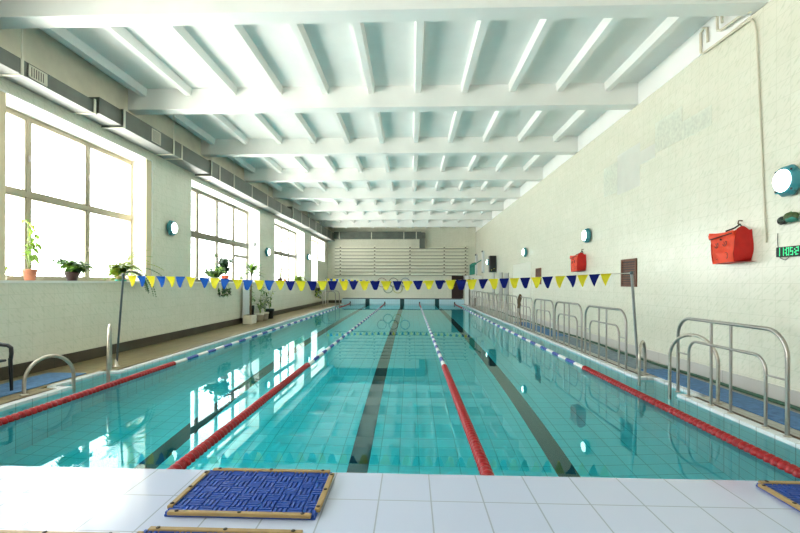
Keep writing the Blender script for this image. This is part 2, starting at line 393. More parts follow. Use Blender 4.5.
struct(MB().bbox(PL-CW, PR+CW, YN, YP, .05, ZT, 'platform_tile', .008).box(PL-CW, PR+CW, YN, YP-.12, -.05, .06, 'platform_tile').build('near_platform'))
b = MB(); b.box(PL-.12, PR+.03, YE+.002, YW, -.05, ZT, 'platform_tile'); b.box(PL-.12, PR+.03, YE-.025, YE+.06, ZT-.045, ZT+.004, 'dark_edge')
struct(b.build('far_platform'))
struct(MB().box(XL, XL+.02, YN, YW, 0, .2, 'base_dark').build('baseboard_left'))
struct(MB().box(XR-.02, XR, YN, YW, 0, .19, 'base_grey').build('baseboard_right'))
b = MB(); b.box(XL, PL-.12, YW-.02, YW, 0, .2, 'base_dark_y'); struct(b.build('baseboard_far'))
# ---- patches of odd tiles high on the right wall
b = MB(); b.box(XR-.004, XR+.01, 9.8, 10.85, 3.52, 4.42, 'grey_patch'); b.box(XR-.004, XR+.01, 9.2, 9.8, 3.95, 4.22, 'grey_patch'); struct(b.build('trim_6'))
b = MB(); b.box(XR-.004, XR+.01, 7.5, 8.3, 4.0, 4.32, 'speckled_patch').box(XR-.004, XR+.01, 8.3, 9.2, 4.02, 4.6, 'speckled_patch'); b.box(XR-.004, XR+.01, 10.86, 11.6, 3.6, 4.3, 'speckled_patch'); struct(b.build('trim_7'))

# ------------------------------------------------------------------ windows
def window(n, y0, y1, verts, trz, fm, tth, extra=None, zlo=SILL):
    root = bpy.data.objects.new('window_%d' % n, None); COL.objects.link(root); root.location = (-6.08, y0, SILL); root['kind'] = 'structure'
    f = MB(); W = y1-y0; H = HEAD-SILL; e = .06; d = .07
    f.box(0, d, 0, W, 0, e, fm); f.box(0, d, 0, W, H-e-.02, H, fm); f.box(0, d, 0, e, e, H-e-.02, fm); f.box(0, d, W-e, W, e, H-e-.02, fm)
    vz = sorted(v-y0 for v in verts if y0+.1 < v < y1-.1); tz = trz-SILL
    for v in vz: f.box(.003, d+.012, v-.034, v+.034, e, H-e-.02, fm)
    f.box(.006, d+.02, e, W-e, tz-tth/2, tz+tth/2, fm)
    xs = [0]+vz+[W]
    for i in range(len(xs)-1):                                          # opening sashes, one per light
        for za, zb in ((e, tz-tth/2), (tz+tth/2, H-e-.02)):
            a, c = xs[i]+.04, xs[i+1]-.04; s = .03
            f.box(.012, d+.006, a, c, za, za+s, fm); f.box(.012, d+.006, a, c, zb-s, zb, fm); f.box(.012, d+.006, a, a+s, za, zb, fm); f.box(.012, d+.006, c-s, c, za, zb, fm)
    if extra: f.box(.01, d+.015, xs[-2], W, extra-SILL-.05, extra-SILL+.05, fm)
    f.build('window_frame', root)
    g = MB().box(.03, .036, .03, W-.03, .03, H-.03, 'window_glass').build('window_pane', root)
    for v in vz:
        for z in (tz*.45, tz+(H-tz)*.45): MB().box(d+.012, d+.05, v-.015, v+.015, z-.05, z+.05, 'steel').build('window_handle', root)
    return root
window(1, *WIN[1], [6.33, 7.82, 9.31], 3.0, 'frame_cream', .08)
window(2, *WIN[2], [14.24, 15.7, 17.2], 2.96, 'frame_backlit', .14, 2.5)
window(3, *WIN[3], [22.2, 23.6, 25.1], 2.96, 'frame_backlit', .12)
window(5, *WIN[0], [-1.5, 0, 1.5], 3.0, 'frame_cream', .08)
root = bpy.data.objects.new('window_4', None); COL.objects.link(root); root.location = (-6.08, 28.55, SILL); root['kind'] = 'structure'
f = MB(); H = HEAD-SILL
for y0, y1, z0 in ((0, 1.85, 0), (1.85, 4.45, 1.45)):
    f.box(0, .07, y0, y1, z0, z0+.06, 'frame_backlit'); f.box(0, .07, y0, y1, H-.08, H, 'frame_backlit'); f.box(0, .07, y0, y0+.07, z0, H, 'frame_backlit'); f.box(0, .07, y1-.07, y1, z0, H, 'frame_backlit')
f.box(0, .08, .9, .96, 0, H, 'frame_backlit')
f.build('window_frame', root)
MB().box(.03, .036, .03, 1.85, .03, H-.03, 'window_glass').box(.03, .036, 1.86, 4.42, 1.48, H-.03, 'window_glass').build('window_pane', root)
for y in (6.77, 10.74):                                                 # cream guide strips at the first window
    o = MB().bbox(XL-.06, XL-.02, y-.10, y+.10, SILL+.012, HEAD-.012, 'strip_cream', .004).build('window_strip'); struct(o)

# ------------------------------------------------------------------ doors
d = bpy.data.objects.new('door_1', None); COL.objects.link(d); d.location = (4.03, YW, ZT); struct(d)
MB().bbox(-.36, .36, -.05, 0, 0, 1.60, 'wood_dark').build('door_leaf', d); f = MB()
f.box(-.42, -.36, -.06, 0, 0, 1.66, 'wood_dark').box(.36, .42, -.06, 0, 0, 1.66, 'wood_dark').box(-.42, .42, -.06, 0, 1.60, 1.66, 'wood_dark').build('door_frame', d)
MB().tube([(-.28, -.05, .85), (-.28, -.09, .85), (-.2, -.09, .85)], .012, 'steel').build('door_handle', d)
for i, (y0, y1, z1) in enumerate(((22.64, 23.55, 2.0), (24.15, 24.95, 2.06), (26.45, 27.05, 2.1))):
    d = bpy.data.objects.new('door_%d' % (i+2), None); COL.objects.link(d); d.location = (XR, (y0+y1)/2, 0); struct(d); h = (y1-y0)/2
    MB().bbox(-.05, 0, -h, h, .19, z1, 'door_grey').build('door_leaf', d)
    MB().tube([(-.05, h-.1, 1.0), (-.09, h-.1, 1.0), (-.09, h-.2, 1.0)], .012, 'steel').build('door_handle', d)
d = bpy.data.objects.new('door_5', None); COL.objects.link(d); d.location = (XR, 20.1, 0); struct(d)
MB().bbox(-.015, 0, -1.6, 1.6, .19, 2.35, 'door_pale', .003).build('door_leaf', d)
# cream cubicle in the far right corner
t = thing('cubicle', 'low cream walled cubicle in the far right corner of the hall', 'cubicle', (4.89, 32.4, 0))
MB().box(-.42, .46, -1.4, -1.32, 0, 1.93, 'plaster_white').box(-.42, -.34, -1.4, 1.0, 0, 1.93, 'plaster_white').build('partition', t)
MB().bbox(-.48, .46, -1.46, 1.0, 1.93, 2.0, 'plaster_white').build('roof', t)

# ------------------------------------------------------------------ ventilation duct along the left wall
t = thing('ventilation_duct', 'long rectangular grey metal air duct hung under the ceiling along the window wall', 'duct', (XL, 4.0, 4.6))
def seg_box(y0, y1, xw, z0, z1, name='duct_section'):
    m = MB(); o = (XL, 4.0, 4.6)
    vs = [(0.015, y0-4, z0-4.6), (xw, y0-4, z0-4.6), (xw, y0-4, z1-4.6), (.015, y0-4, z1-4.6)]; vs += [(x, y1-4, z) for x, _, z in vs]
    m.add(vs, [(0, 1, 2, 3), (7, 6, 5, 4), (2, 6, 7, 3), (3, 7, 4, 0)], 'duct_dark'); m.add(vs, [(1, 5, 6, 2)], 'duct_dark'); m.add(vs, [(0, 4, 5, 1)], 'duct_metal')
    return m.build(name, t)
seg_box(2.0, 8.35, .38, 4.57, 4.80); seg_box(8.35, 9.0, .42, 4.60, 4.90); seg_box(9.0, 13.0, .45, 4.56, 4.92); seg_box(13.0, 22.0, .47, 4.52, 4.96); seg_box(22.0, YW-.02, .5, 4.55, 5.12)
def strap(y, xw, z0, z1, hang=True):
    m = MB(); y -= 4; z0 -= 4.6; z1 -= 4.6
    m.box(.0, xw+.012, y-.025, y+.025, z0-.014, z0, 'strap'); m.box(xw, xw+.014, y-.025, y+.025, z0-.014, z1, 'strap')
    if hang: m.box(xw, xw+.014, y-.012, y+.012, z1, ZC-4.6, 'strap')
    m.build('strap', t)
for y, xw, z0, z1, h in ((6.69, .38, 4.57, 4.8, True), (8.25, .40, 4.57, 4.82, False), (9.03, .46, 4.56, 4.92, False), (10.95, .46, 4.56, 4.92, True), (11.35, .46, 4.56, 4.92, False), (13.02, .48, 4.52, 4.96, False),
                         (13.6, .48, 4.52, 4.96, False), (14.7, .48, 4.52, 4.96, True), (16.4, .48, 4.52, 4.96, False), (18.2, .48, 4.52, 4.96, True), (20.1, .48, 4.52, 4.96, False), (22.03, .51, 4.55, 5.1, True),
                         (23.8, .51, 4.55, 5.1, False), (25.6, .51, 4.55, 5.1, True), (27.4, .51, 4.55, 5.1, False), (29.0, .51, 4.55, 5.1, True), (31.0, .51, 4.55, 5.1, False), (32.6, .51, 4.55, 5.1, True)): strap(y, xw, z0, z1, h)
for y, xw, z0, z1 in ((6.98, .38, 4.59, 4.78), (10.2, .45, 4.60, 4.88)):
    m = MB(); W = .36; y -= 4; z0 -= 4.6; z1 -= 4.6; x = xw
    m.box(x, x+.004, y-W/2, y+W/2, z0, z1, 'grille_dark')
    m.box(x, x+.016, y-W/2, y+W/2, z0, z0+.02, 'strap'); m.box(x, x+.016, y-W/2, y+W/2, z1-.02, z1, 'strap'); m.box(x, x+.016, y-W/2, y-W/2+.03, z0, z1, 'strap'); m.box(x, x+.016, y+W/2-.03, y+W/2, z0, z1, 'strap')
    for k in range(7): yy = y-W/2+.03+k*.045; m.box(x, x+.012, yy, yy+.02, z0, z1, 'strap')
    m.build('grille', t)
t = thing('ventilation_duct', 'grey duct across the far wall above the slats, its end elbow turned down', 'duct', (0, YW, 4.7))
MB().bbox(XL+.52, 1.35, -.6, -.1, .0, .5, 'duct_dark', .004).build('duct_section', t)
MB().bbox(1.2, 1.66, -.58, -.12, .0, .47, 'duct_dark', .06).bbox(1.24, 1.64, -.56, -.14, -.68, .1, 'duct_dark', .02).build('elbow', t)
for x in (-4.6, -2.25, .1, 1.0):
    m = MB(); m.box(x-.03, x+.03, -.615, -.6, -.01, .5, 'strap').box(x-.03, x+.03, -.61, -.09, -.014, 0, 'strap').box(x-.012, x+.012, -.615, -.6, .5, ZC-4.7, 'strap'); m.build('strap', t)

# ------------------------------------------------------------------ slats, rings on the far wall
t = thing('wall_bars', 'nine pale horizontal bars on wall brackets high on the far end wall', 'wall bars', (0, YW, 2.06))
for k in range(9): MB().bbox(-5.0, 4.8, -.16, -.11, .0+k*.247, .1+k*.247, 'slat_cream', .004).box(-5.0, 4.8, -.155, -.11, -.03+k*.247, .0+k*.247, 'bracket_bar_shade').build('bar', t)  # dark strip below each bar paints in its shadow
for x in (-4.58, -2.05, .55, 3.05, 4.6):
    m = MB(); m.box(x-.035, x+.035, -.11, -.06, -.1, 2.2, 'slat_cream')
    for k in range(9): m.box(x-.05, x+.05, -.17, -.16, .02+k*.247, .09+k*.247, 'bracket_bar_shade'); 
    m.box(x-.02, x+.02, -.06, 0, 0, .06, 'bracket_bar_shade').box(x-.02, x+.02, -.06, 0, 1.9, 1.96, 'bracket_bar_shade'); m.build('bracket', t)
t = thing('olympic_rings', 'emblem of five interlaced rings on the far wall above the middle of the platform', 'emblem', (-.65, YW, 1.2))
for k, (x, z, c) in enumerate(((-.86, .32, 'ring_red'), (0, .32, 'ring_black'), (.86, .32, 'ring_blue'), (-.40, -.12, 'ring_green'), (.30, -.12, 'ring_yellow'))):
    o = MB().tube([(x+.33*math.cos(a*PI/20), -.035-.004*(k % 2), z+.33*math.sin(a*PI/20)) for a in range(40)], .024, c, 6, True).build('ring', t)
    o['label'] = 'thin %s ring' % c[5:]

# ------------------------------------------------------------------ lamps on the walls
lamp = thing('wall_lamp', 'large teal octagonal wall lamp with bright round lens above the digital clock', 'lamp', (XR, 5.93, 2.775), group='teal wall lamps')
def Mx(): return Matrix.Rotation(-PI/2, 4, 'Y')                          # local z -> -x
m = MB(); m.lathe([(.10, 0), (.12, .02), (.185, .035), (.20, .05), (.20, .085), (.17, .13), (.15, .14)], 'lamp_teal', 8, Mx() @ Matrix.Rotation(PI/8, 4, 'Z'), False)
for k in range(4):
    a = PI/4+k*PI/2; m.box(-.12, -.06, .172*math.cos(a)-.02, .172*math.cos(a)+.02, .172*math.sin(a)-.02, .172*math.sin(a)+.02, 'lamp_teal')
m.build('lamp_body', lamp)
MB().lathe([(.14, .13), (.137, .15), (.11, .172), (.06, .186), (0, .19)], 'lamp_lens', 24, Mx()).build('lens', lamp)
for k in range(4): a = PI/4+k*PI/2; MB().box(-.132, -.12, .168*math.cos(a)-.012, .168*math.cos(a)+.012, .168*math.sin(a)-.012, .168*math.sin(a)+.012, 'black').build('clip', lamp)
for y, l in ((12.5, 'teal wall lamp on the right wall above the smaller orange bag'), (19.2, 'teal wall lamp on the right wall above the pale door'), (28.3, 'farthest right wall lamp, glowing beside the black speaker box')):
    copy_thing(lamp, l, (XR, y, 2.765))
for y, l, z in ((11.62, 'teal wall lamp between the first and second windows', 2.87), (19.5, 'teal wall lamp between the second and third windows', 2.78), (27.35, 'farthest left wall lamp, between the third and last windows', 3.0)):
    copy_thing(lamp, l, (XL, y, z), PI)
t = thing('wall_dial', 'small round white dial on the far reveal of the second window', 'dial', (-5.8, 18.688, 3.04))
m = MB(); m.lathe([(.12, 0), (.125, .01), (.125, .04), (.11, .05)], 'dial', 20, Matrix.Rotation(PI/2, 4, 'X')).build('rim', t)
MB().lathe([(.10, .05), (.06, .056), (0, .058)], 'lamp_lens_dim', 20, Matrix.Rotation(PI/2, 4, 'X')).build('face', t)

# ------------------------------------------------------------------ things on the right wall
bag = thing('tote_bag', 'large orange bag on a hook on the right wall nearest the camera', 'bag', (XR, 6.88, 1.80), group='orange bags on hooks')
def bag_mesh(part):
    # box-like cloth bag: front panel faces the pool, side gusset faces the platform
    m = MB(); n = 8
    def pt(u, v, face):
        z = .44*v; jig = .012*math.sin(9*u+5*v)+.010*math.sin(13*v+2*u)
        yl = .28-.07*(1-v)*1.0; yr = -.25+.01*(1-v)
        if face == 'front':
            y = yl+(yr-yl)*u; x = -.24+.03*(v)**2+jig-.02*math.sin(PI*u)*(1-v); return (x, y, z+.03*u*v+(-.03 if v > .9 else 0)*math.sin(PI*u)+.02*u*(1-v)-.01)
        if face == 'side':
            x = -.24+.03*v*v+(.235-.03*v*v)*u; bul = .05*math.sin(PI*u)*math.sin(PI*v)
            y = yr-.01*u-.05*u*math.sin(PI*v*.9)*(1-v)*1.4+.5*bul*(-1 if v < .5 else 1); return (x, y, z+.03*v+.05*math.sin(PI*min(1,u*1.2))*v*v-.02*u*v+.04*u*(1-v)+.02*(1-v)-.01)
        if face == 'left':
            x = -.24+.03*v*v+(.235-.03*v*v)*u; return (x, yl+.02*math.sin(PI*v), z-.01+.03*u*v)
        if face == 'back':
            y = yl+(yr-.01-yl)*u; return (-.005, y, z-.01+.03*u)
        if face == 'bottom':
            y = yl-.0+(yr-yl)*u; return (-.24+.235*v, y-.12*v*u, -.01+.02*u)
    for face, mt in part:
        vs = [pt(i/n, j/n, face) for j in range(n+1) for i in range(n+1)]
        fs = [(j*(n+1)+i, j*(n+1)+i+1, (j+1)*(n+1)+i+1, (j+1)*(n+1)+i) for j in range(n) for i in range(n)]
        m.add(vs, fs, mt, True)
    return m
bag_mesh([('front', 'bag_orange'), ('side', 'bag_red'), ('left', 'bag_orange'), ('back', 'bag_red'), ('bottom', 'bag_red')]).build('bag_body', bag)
m = MB(); vs = []
for i in range(9):
    u = i/8; vs += [(-.235, .30-.545*u, .455-.02*math.sin(PI*u)), (-.255, .292-.54*u, .41+.02*u), (-.25, .285-.535*u, .36+.02*u)]
m.add(vs, [(a, a+1, a+4, a+3) for i in range(8) for a in (i*3, i*3+1)], 'bag_orange', True); m.build('flap', bag)
m = MB(); m.tube([(-.26, .25-.06*k, .352+.007*k) for k in range(9)], .007, 'black', 6); m.tube([(-.26, .0, .345), (-.262, .0, .325)], .012, 'black', 6); m.build('zip', bag)
for cy, cz in ((.12, .265), (-.06, .28), (.10, .085), (-.09, .10)):        # four dark printed marks
    m = MB(); m.tube([(-.246, cy+.04*math.cos(a*.5+cz*9), cz+.045*math.sin(a*.5+cz*9)) for a in range(8)], .0035, 'black', 5)
    m.tube([(-.246, cy+.02, cz+.02), (-.246, cy-.015, cz-.02), (-.246, cy+.02, cz-.035)], .0035, 'black', 5); m.tube([(-.246, cy-.03, cz+.03), (-.246, cy-.02, cz+.01)], .004, 'black', 5); m.build('printed_mark', bag)
MB().tube([(-.16, .05, .46), (-.08, -.02, .5), (-.03, -.06, .55), (-.03, -.10, .5), (-.13, -.2, .47)], .012, 'black', 6).build('strap', bag)
MB().tube([(0, -.06, .60), (-.05, -.06, .60), (-.06, -.06, .56), (-.03, -.06, .54)], .01, 'stem_brown', 6).build('hook', bag)
copy_thing(bag, 'smaller looking orange bag farther along the right wall under a teal lamp', (XR, 13.0, 1.83))
# digital clock
clk = thing('digital_clock', 'black digital wall clock with green numerals 11:05:2 below the teal lamp', 'clock', (XR, 5.88, 1.84))
MB().bbox(-.06, 0, -.19, .25, 0, .125, 'black_gloss', .006).build('case', clk)
SEG = {'0': 'abcdef', '1': 'bc', '2': 'abged', '5': 'afgcd'}
m = MB(); yy = .225
def hseg(y, z): m.box(-.064, -.06, y-.038, y-.006, z-.005, z+.005, 'digit_green')
def vseg(y, z): m.box(-.064, -.06, y-.0038, y+.0038, z-.032, z+.032, 'digit_green')
for ch in '11:05:2':
    if ch == ':':
        for z in (.045, .085): m.box(-.064, -.06, yy-.013, yy-.004, z-.008, z+.008, 'digit_green')
        yy -= .022; continue
    for sname in SEG[ch]:
        {'a': lambda: hseg(yy, .104), 'g': lambda: hseg(yy, .063), 'd': lambda: hseg(yy, .022), 'f': lambda: vseg(yy-.005, .084), 'b': lambda: vseg(yy-.040, .084), 'e': lambda: vseg(yy-.005, .042), 'c': lambda: vseg(yy-.040, .042)}[sname]()
    yy -= .060
m.build('numerals', clk)
MB().tube([(-.012, .28, .31), (-.012, .285, .2), (-.012, .262, .06), (-.012, .24, -.01), (-.012, .16, -.04), (-.012, .10, -.005)], .004, 'black', 6).build('cable', clk)
# green rounded fixture
t = thing('wall_fixture', 'dark green rounded lump fixed to the tiles between the lamp and the clock', 'fixture', (XR, 5.96, 2.25))
m = MB()
def blob(mm, c, r, mt, n=10, k=.12, sd=0):
    q = random.Random(sd); vs = []; fs = []
    for i in range(n+1):
        for j in range(2*n):
            th, ph = PI*i/n, PI*j/n; s = 1+k*math.sin(3*ph+sd)*math.sin(2*th+sd)+k*.6*math.sin(5*ph+2*th)
            vs.append((c[0]+r[0]*s*math.sin(th)*math.cos(ph), c[1]+r[1]*s*math.sin(th)*math.sin(ph), c[2]+r[2]*math.cos(th)*s))
    for i in range(n):
        for j in range(2*n): fs.append((i*2*n+j, i*2*n+(j+1) % (2*n), (i+1)*2*n+(j+1) % (2*n), (i+1)*2*n+j)) 
    mm.add(vs, [f[::-1] for f in fs], mt, True)
blob(m, (-.05, -.05, .075), (.05, .10, .06), 'green_olive', sd=2); blob(m, (-.06, -.07, .04), (.05, .075, .035), 'green_teal', sd=1); m.build('body', t)
m = MB(); blob(m, (-.045, .07, .045), (.04, .06, .045), 'green_dark', sd=3); m.tube([(-.065, .07+.055*math.cos(a*PI/8), .045+.04*math.sin(a*PI/8)) for a in range(16)], .014, 'black', 6, True); m.build('ring', t)
# louvred vents
vent = thing('louvred_vent', 'brown wooden louvred vent behind the right bunting pole', 'vent', (XR, 10.25, 1.43), group='brown wall vents')
m = MB(); W, H = .35, .6
m.box(-.03, 0, -W, -W+.05, 0, H, 'wood_brown').box(-.03, 0, W-.05, W, 0, H, 'wood_brown').box(-.03, 0, -W, W, 0, .05, 'wood_brown').box(-.03, 0, -W, W, H-.05, H, 'wood_brown').build('frame', vent)
m = MB(); m.box(-.006, 0, -W+.05, W-.05, .05, H-.05, 'wood_dark')
for k in range(9): z = .07+k*.052; m.box(-.022, -.004, -W+.05, W-.05, z, z+.03, 'wood_brown')
m.build('louvres', vent)
copy_thing(vent, 'brown wooden vent farther along the right wall, beyond the smaller orange bag', (XR, 17.4, 1.46))
# black box, tubes, teal arm
t = thing('speaker_box', 'black upright box with small yellow lights mounted high on the right wall', 'speaker', (XR, 26.0, 2.10))
MB().bbox(-.40, -.04, -.2, .2, 0, .92, 'black', .03).build('case', t)
for x, z in ((-.3, .12), (-.16, .2)): MB().box(x-.018, x+.018, -.21, -.2, z-.018, z+.018, 'yellow_dot').build('indicator_light', t)
MB().box(-.04, 0, -.05, .05, .3, .6, 'pole_grey').build('mounting', t)
tube_l = thing('tube_lamp', 'vertical unlit tube lamp on the right wall beyond the black box', 'lamp', (XR, 30.3, 2.15), group='vertical tube lamps')
MB().bbox(-.10, 0, -.09, .09, 0, 1.42, 'dial', .01).build('housing', tube_l); MB().tube([(-.13, 0, .08), (-.13, 0, 1.34)], .035, 'lamp_lens_dim', 10).build('tube', tube_l)
MB().bbox(-.17, -.08, -.06, .06, 0, .08, 'pole_grey').bbox(-.17, -.08, -.06, .06, 1.34, 1.44, 'pole_dark').build('socket', tube_l)
copy_thing(tube_l, 'farthest vertical tube lamp, close to the right corner of the hall', (XR, 33.4, 2.12))
t = thing('rescue_boom', 'teal slanting pole with a rolled green cloth above the corner cubicle', 'pole', (4.9, 31.6, 2.0))
MB().tube([(.46, -1.0, 1.08), (.1, -.95, .86), (-.35, -.9, .62)], .03, 'green_teal', 8).build('boom', t)
m = MB(); m.tube([(.02, -.95, .80), (-.1, -.93, .76), (-.25, -.92, .70), (-.42, -.9, .62)], [.05, .1, .1, .06], 'green_teal', 8); m.build('rolled_cloth', t)
m = MB(); n = 6
vs = [(-.42+.34*i/n, -.9+.03*math.sin(i*1.8+j*.3), .62-.6*j/4+.05*i/n) for j in range(5) for i in range(n+1)]; vs += [(x, y+.02, z) for x, y, z in vs]; k = 5*(n+1)
fs = [(j*(n+1)+i, j*(n+1)+i+1, (j+1)*(n+1)+i+1, (j+1)*(n+1)+i) for j in range(4) for i in range(n)]; m.add(vs, fs+[tuple(q+k for q in f[::-1]) for f in fs], 'green_teal', True); m.build('hanging_cloth', t)
MB().tube([(-.05, -.9, 0), (-.05, -.9, .82)], .03, 'white_float', 8).build('post', t)
# cream pipes high on the right wall
t = thing('wall_pipe', 'pair of thin cream pipes running down the right wall from the ceiling', 'pipe', (XR-.04, 6.55, 2.0))
MB().tube([(.02, -.20, .05), (.02, -.1, 1.6), (.015, -.02, 2.95), (0, .0, 3.08), (0, .05, 3.14), (0, .14, 3.17), (0, 1.1, 3.20)]+[(0, 1.17, 3.24), (0, 1.18, 3.30), (0, 1.18, 3.56)]+[(0, 1.1, 3.6), (0, 1.02, 3.56), (0, 1.0, 3.33)], [.012]*4+[.02]*12, 'pipe_cream', 8).build('pipe_run', t)
MB().tube([(-.05, .0, 3.22), (-.05, .08, 3.27), (-.05, .6, 3.3), (-.05, .68, 3.34), (-.05, .69, 3.40), (-.05, .69, 3.58), (-.05, .64, 3.62), (-.05, .59, 3.58), (-.05, .58, 3.40)], .02, 'pipe_cream', 8).build('pipe_run', t)
m = MB()


# ------------------------------------------------------------------ lane ropes
def float_mesh(c):
    r = .054 if c == 'red_float' else .040
    return MB().lathe([(.018, -.036), (.036, -.036), (r-.004, -.031), (r, -.020), (r, -.002), (r-.006, .008), (.036, .014), (.032, .036), (.018, .036)], c, 14, Matrix.Rotation(PI/2, 4, 'X')).mesh('float')
FM = {c: float_mesh(c) for c in ('red_float', 'white_float', 'blue_float')}
PITCH = .078
def colour_at(y):
    if y < 8.45 or y > 28.0: return 'red_float'
    return 'white_float' if int((y-8.45)/.46) % 2 == 0 else 'blue_float'
for x, l in ((-3.75, 'leftmost lane rope, red near end then white and blue, along the window side'), (-1.25, 'lane rope second from the left, its red end beside the blue platform mat'),
             (1.25, 'lane rope second from the right, its red end right of the middle black line'), (3.75, 'rightmost lane rope, red near end reaching the lower right corner beside the railings')):
    t = thing('lane_rope', l, 'lane rope', (x, YP, ZW+.012), group='floating lane ropes')
    MB().tube([(0, 0.02, .0), (0, 15, 0), (0, YE-YP-.5, 0), (0, YE-YP-.03, .05)], .012, 'cable', 6).build('cable', t)
    MB().box(-.04, .04, YE-YP-.045, YE-YP-.006, -.0, .16, 'black').build('anchor', t)
    n = int((YE-YP-.35)/PITCH); rest = MB()
    for k in range(n):
        y = .06+k*PITCH; c = colour_at(y+YP)
        if k < 100: link('float', FM[c], t, (0, y, 0))
        else: rest.lathe([(.02, -.036), (.038, -.034), (.041, -.014), (.038, .006), (.030, .036), (.018, .036)], c, 8, Matrix.Translation((0, y, .04*max(0, (y-30.0)/.4))) @ Matrix.Rotation(PI/2, 4, 'X'))
    o = rest.build('float', t); o['kind'] = 'stuff'

# ------------------------------------------------------------------ bunting
def lerp(tab, x):
    if x <= tab[0][0]: return tab[0][1]
    for (x0, y0), (x1, y1) in zip(tab, tab[1:]):
        if x <= x1: return y0+(y1-y0)*(x-x0)/(x1-x0)
    return tab[-1][1]
def bunting(label, y, line, xs, hts, tips, group, seed):
    """line: (x, z) knots of the cord; xs: pennant centres; hts, tips: knots of pennant height and of how blunt the tip is"""
    q = random.Random(seed); xa, xb = line[0][0], line[-1][0]
    t = thing('bunting', label, 'bunting', ((xa+xb)/2, y, lerp(line, (xa+xb)/2)), group=group); o = Vector(t.location)
    P = lambda x: lerp(line, x)
    MB().tube([Vector((xa+(xb-xa)*i/40, y, P(xa+(xb-xa)*i/40)))-o for i in range(41)], .006, 'rope', 5).build('cord', t)
    for k, x in enumerate(xs):
        gap = min(abs(x-xs[j]) for j in (k-1, k+1) if 0 <= j < len(xs)); wd = min(.93*gap, .178); h = lerp(hts, x)+q.uniform(-.008, .008)
        tip = lerp(tips, x)*q.uniform(.6, 1.3); c = 'flag_yellow' if k % 2 == 0 else ('flag_blue_backlit' if x < -1.6 else 'flag_navy')  # blue pennants on the window side get the painted backlit tone
        m = MB(); vs = []; N = 6; cv = q.uniform(.015, .05)*(1 if q.random() < .7 else -1); tw = q.uniform(-.02, .02); sk = q.uniform(-.012, .012)
        for j in range(N+1):
            v = j/N; ww = wd*(1-v*(1-tip))
            if j == N: ww *= .72
            for i in range(5):
                u = i/4-.5
                vs.append((u*ww+sk*v, cv*math.sin(PI*v*.8)+cv*1.5*(u*u)*v+tw*u*v, -h*v))
        fs = [(j*5+i, j*5+i+1, (j+1)*5+i+1, (j+1)*5+i) for j in range(N) for i in range(4)]
        m.add(vs, fs, c, True)
        m.tube([(-wd/2, 0, 0), (wd/2, 0, 0)], .008, c, 5)
        pn = m.build('pennant', t, Vector((x, y, P(x)))-o)
        pn.rotation_euler = (0, -(P(x+.05)-P(x-.05))/.1, 0)
    return t
BY = 7.9
NX = [-3.93, -3.77, -3.62, -3.45, -3.29, -3.12, -2.95, -2.73, -2.54, -2.37, -2.18, -2.0, -1.82, -1.65, -1.48, -1.31, -1.14, -0.96, -0.79, -0.62, -0.44, -0.28, -0.11, 0.06, 0.24, 0.42, 0.58, 0.75, 0.93, 1.1, 1.27, 1.44, 1.61, 1.79, 1.95, 2.12, 2.28, 2.45, 2.62, 2.8, 3.0, 3.17, 3.35, 3.53, 3.71]
HT = [(-4, .178), (-2.2, .152), (-.3, .140), (1.2, .142), (2.4, .158), (3.0, .18), (3.8, .195)]
TP = [(-4, .12), (-2.3, .25), (-1.2, .38), (0, .46), (1.3, .42), (2.2, .34), (2.9, .16), (3.8, .06)]
bunting('near string of yellow and blue pennants stretched across the pool between the two leaning poles', BY,
        [(.6435+(x-.6435)*BY/7.45, 1.4956+(z-1.4956)*BY/7.45) for x, z in [(-4.145, 1.60), (-3.95, 1.59), (-2.96, 1.575), (-1.97, 1.525), (-1.15, 1.512), (.46, 1.518), (1.44, 1.54), (2.45, 1.578), (2.99, 1.605), (3.71, 1.645), (4.105, 1.662)]], [.6435+(x-.6435)*BY/7.45 for x in NX], [(x, h*BY/7.45) for x, h in HT], TP, 'pennant strings', 3)
bunting('far string of small yellow and blue pennants near the far end of the pool', 28.4,
        [(-4.62, 1.74), (-3, 1.66), (-1, 1.6), (1, 1.6), (3, 1.66), (4.40, 1.74)], [-4.45+.183*k for k in range(48)], [(-4, .17), (4, .17)], [(-4, .2), (4, .2)], 'pennant strings', 4)
def pole(label, base, top, r, mt, name='bunting_pole'):
    t = thing(name, label, 'pole', base, group='bunting poles'); d = Vector(top)-Vector(base)
    MB().tube([(0, 0, 0), d*.5, d], r, mt, 10).build('pole', t)
    MB().lathe([(.06, 0), (.06, .012), (.03, .02), (.028, .12), (.02, .125)], 'steel_worn', 14).build('base_socket', t)
    MB().lathe([(r+.006, -.03), (r+.01, 0), (r+.004, .02), (0, .028)], 'pole_dark', 10, Matrix.Translation(d)).build('cap', t)
    return t
pole('thin dark pole leaning on the left pool edge beside the fern', (-4.53, 7.98, .004), (-4.36, 7.9, 1.62), .018, 'pole_dark')
pole('grey pole leaning over the right pool edge in front of the nearer brown vent', (4.47, 7.98, .004), (4.315, 7.9, 1.68), .022, 'pole_grey')
pole('far thin white pole on the left deck near the far wall', (-4.62, 28.4, 0), (-4.62, 28.4, 1.76), .016, 'white_float')
pole('far thin pole behind the last railings on the right deck', (4.44, 28.4, 0), (4.40, 28.4, 1.76), .025, 'white_float')

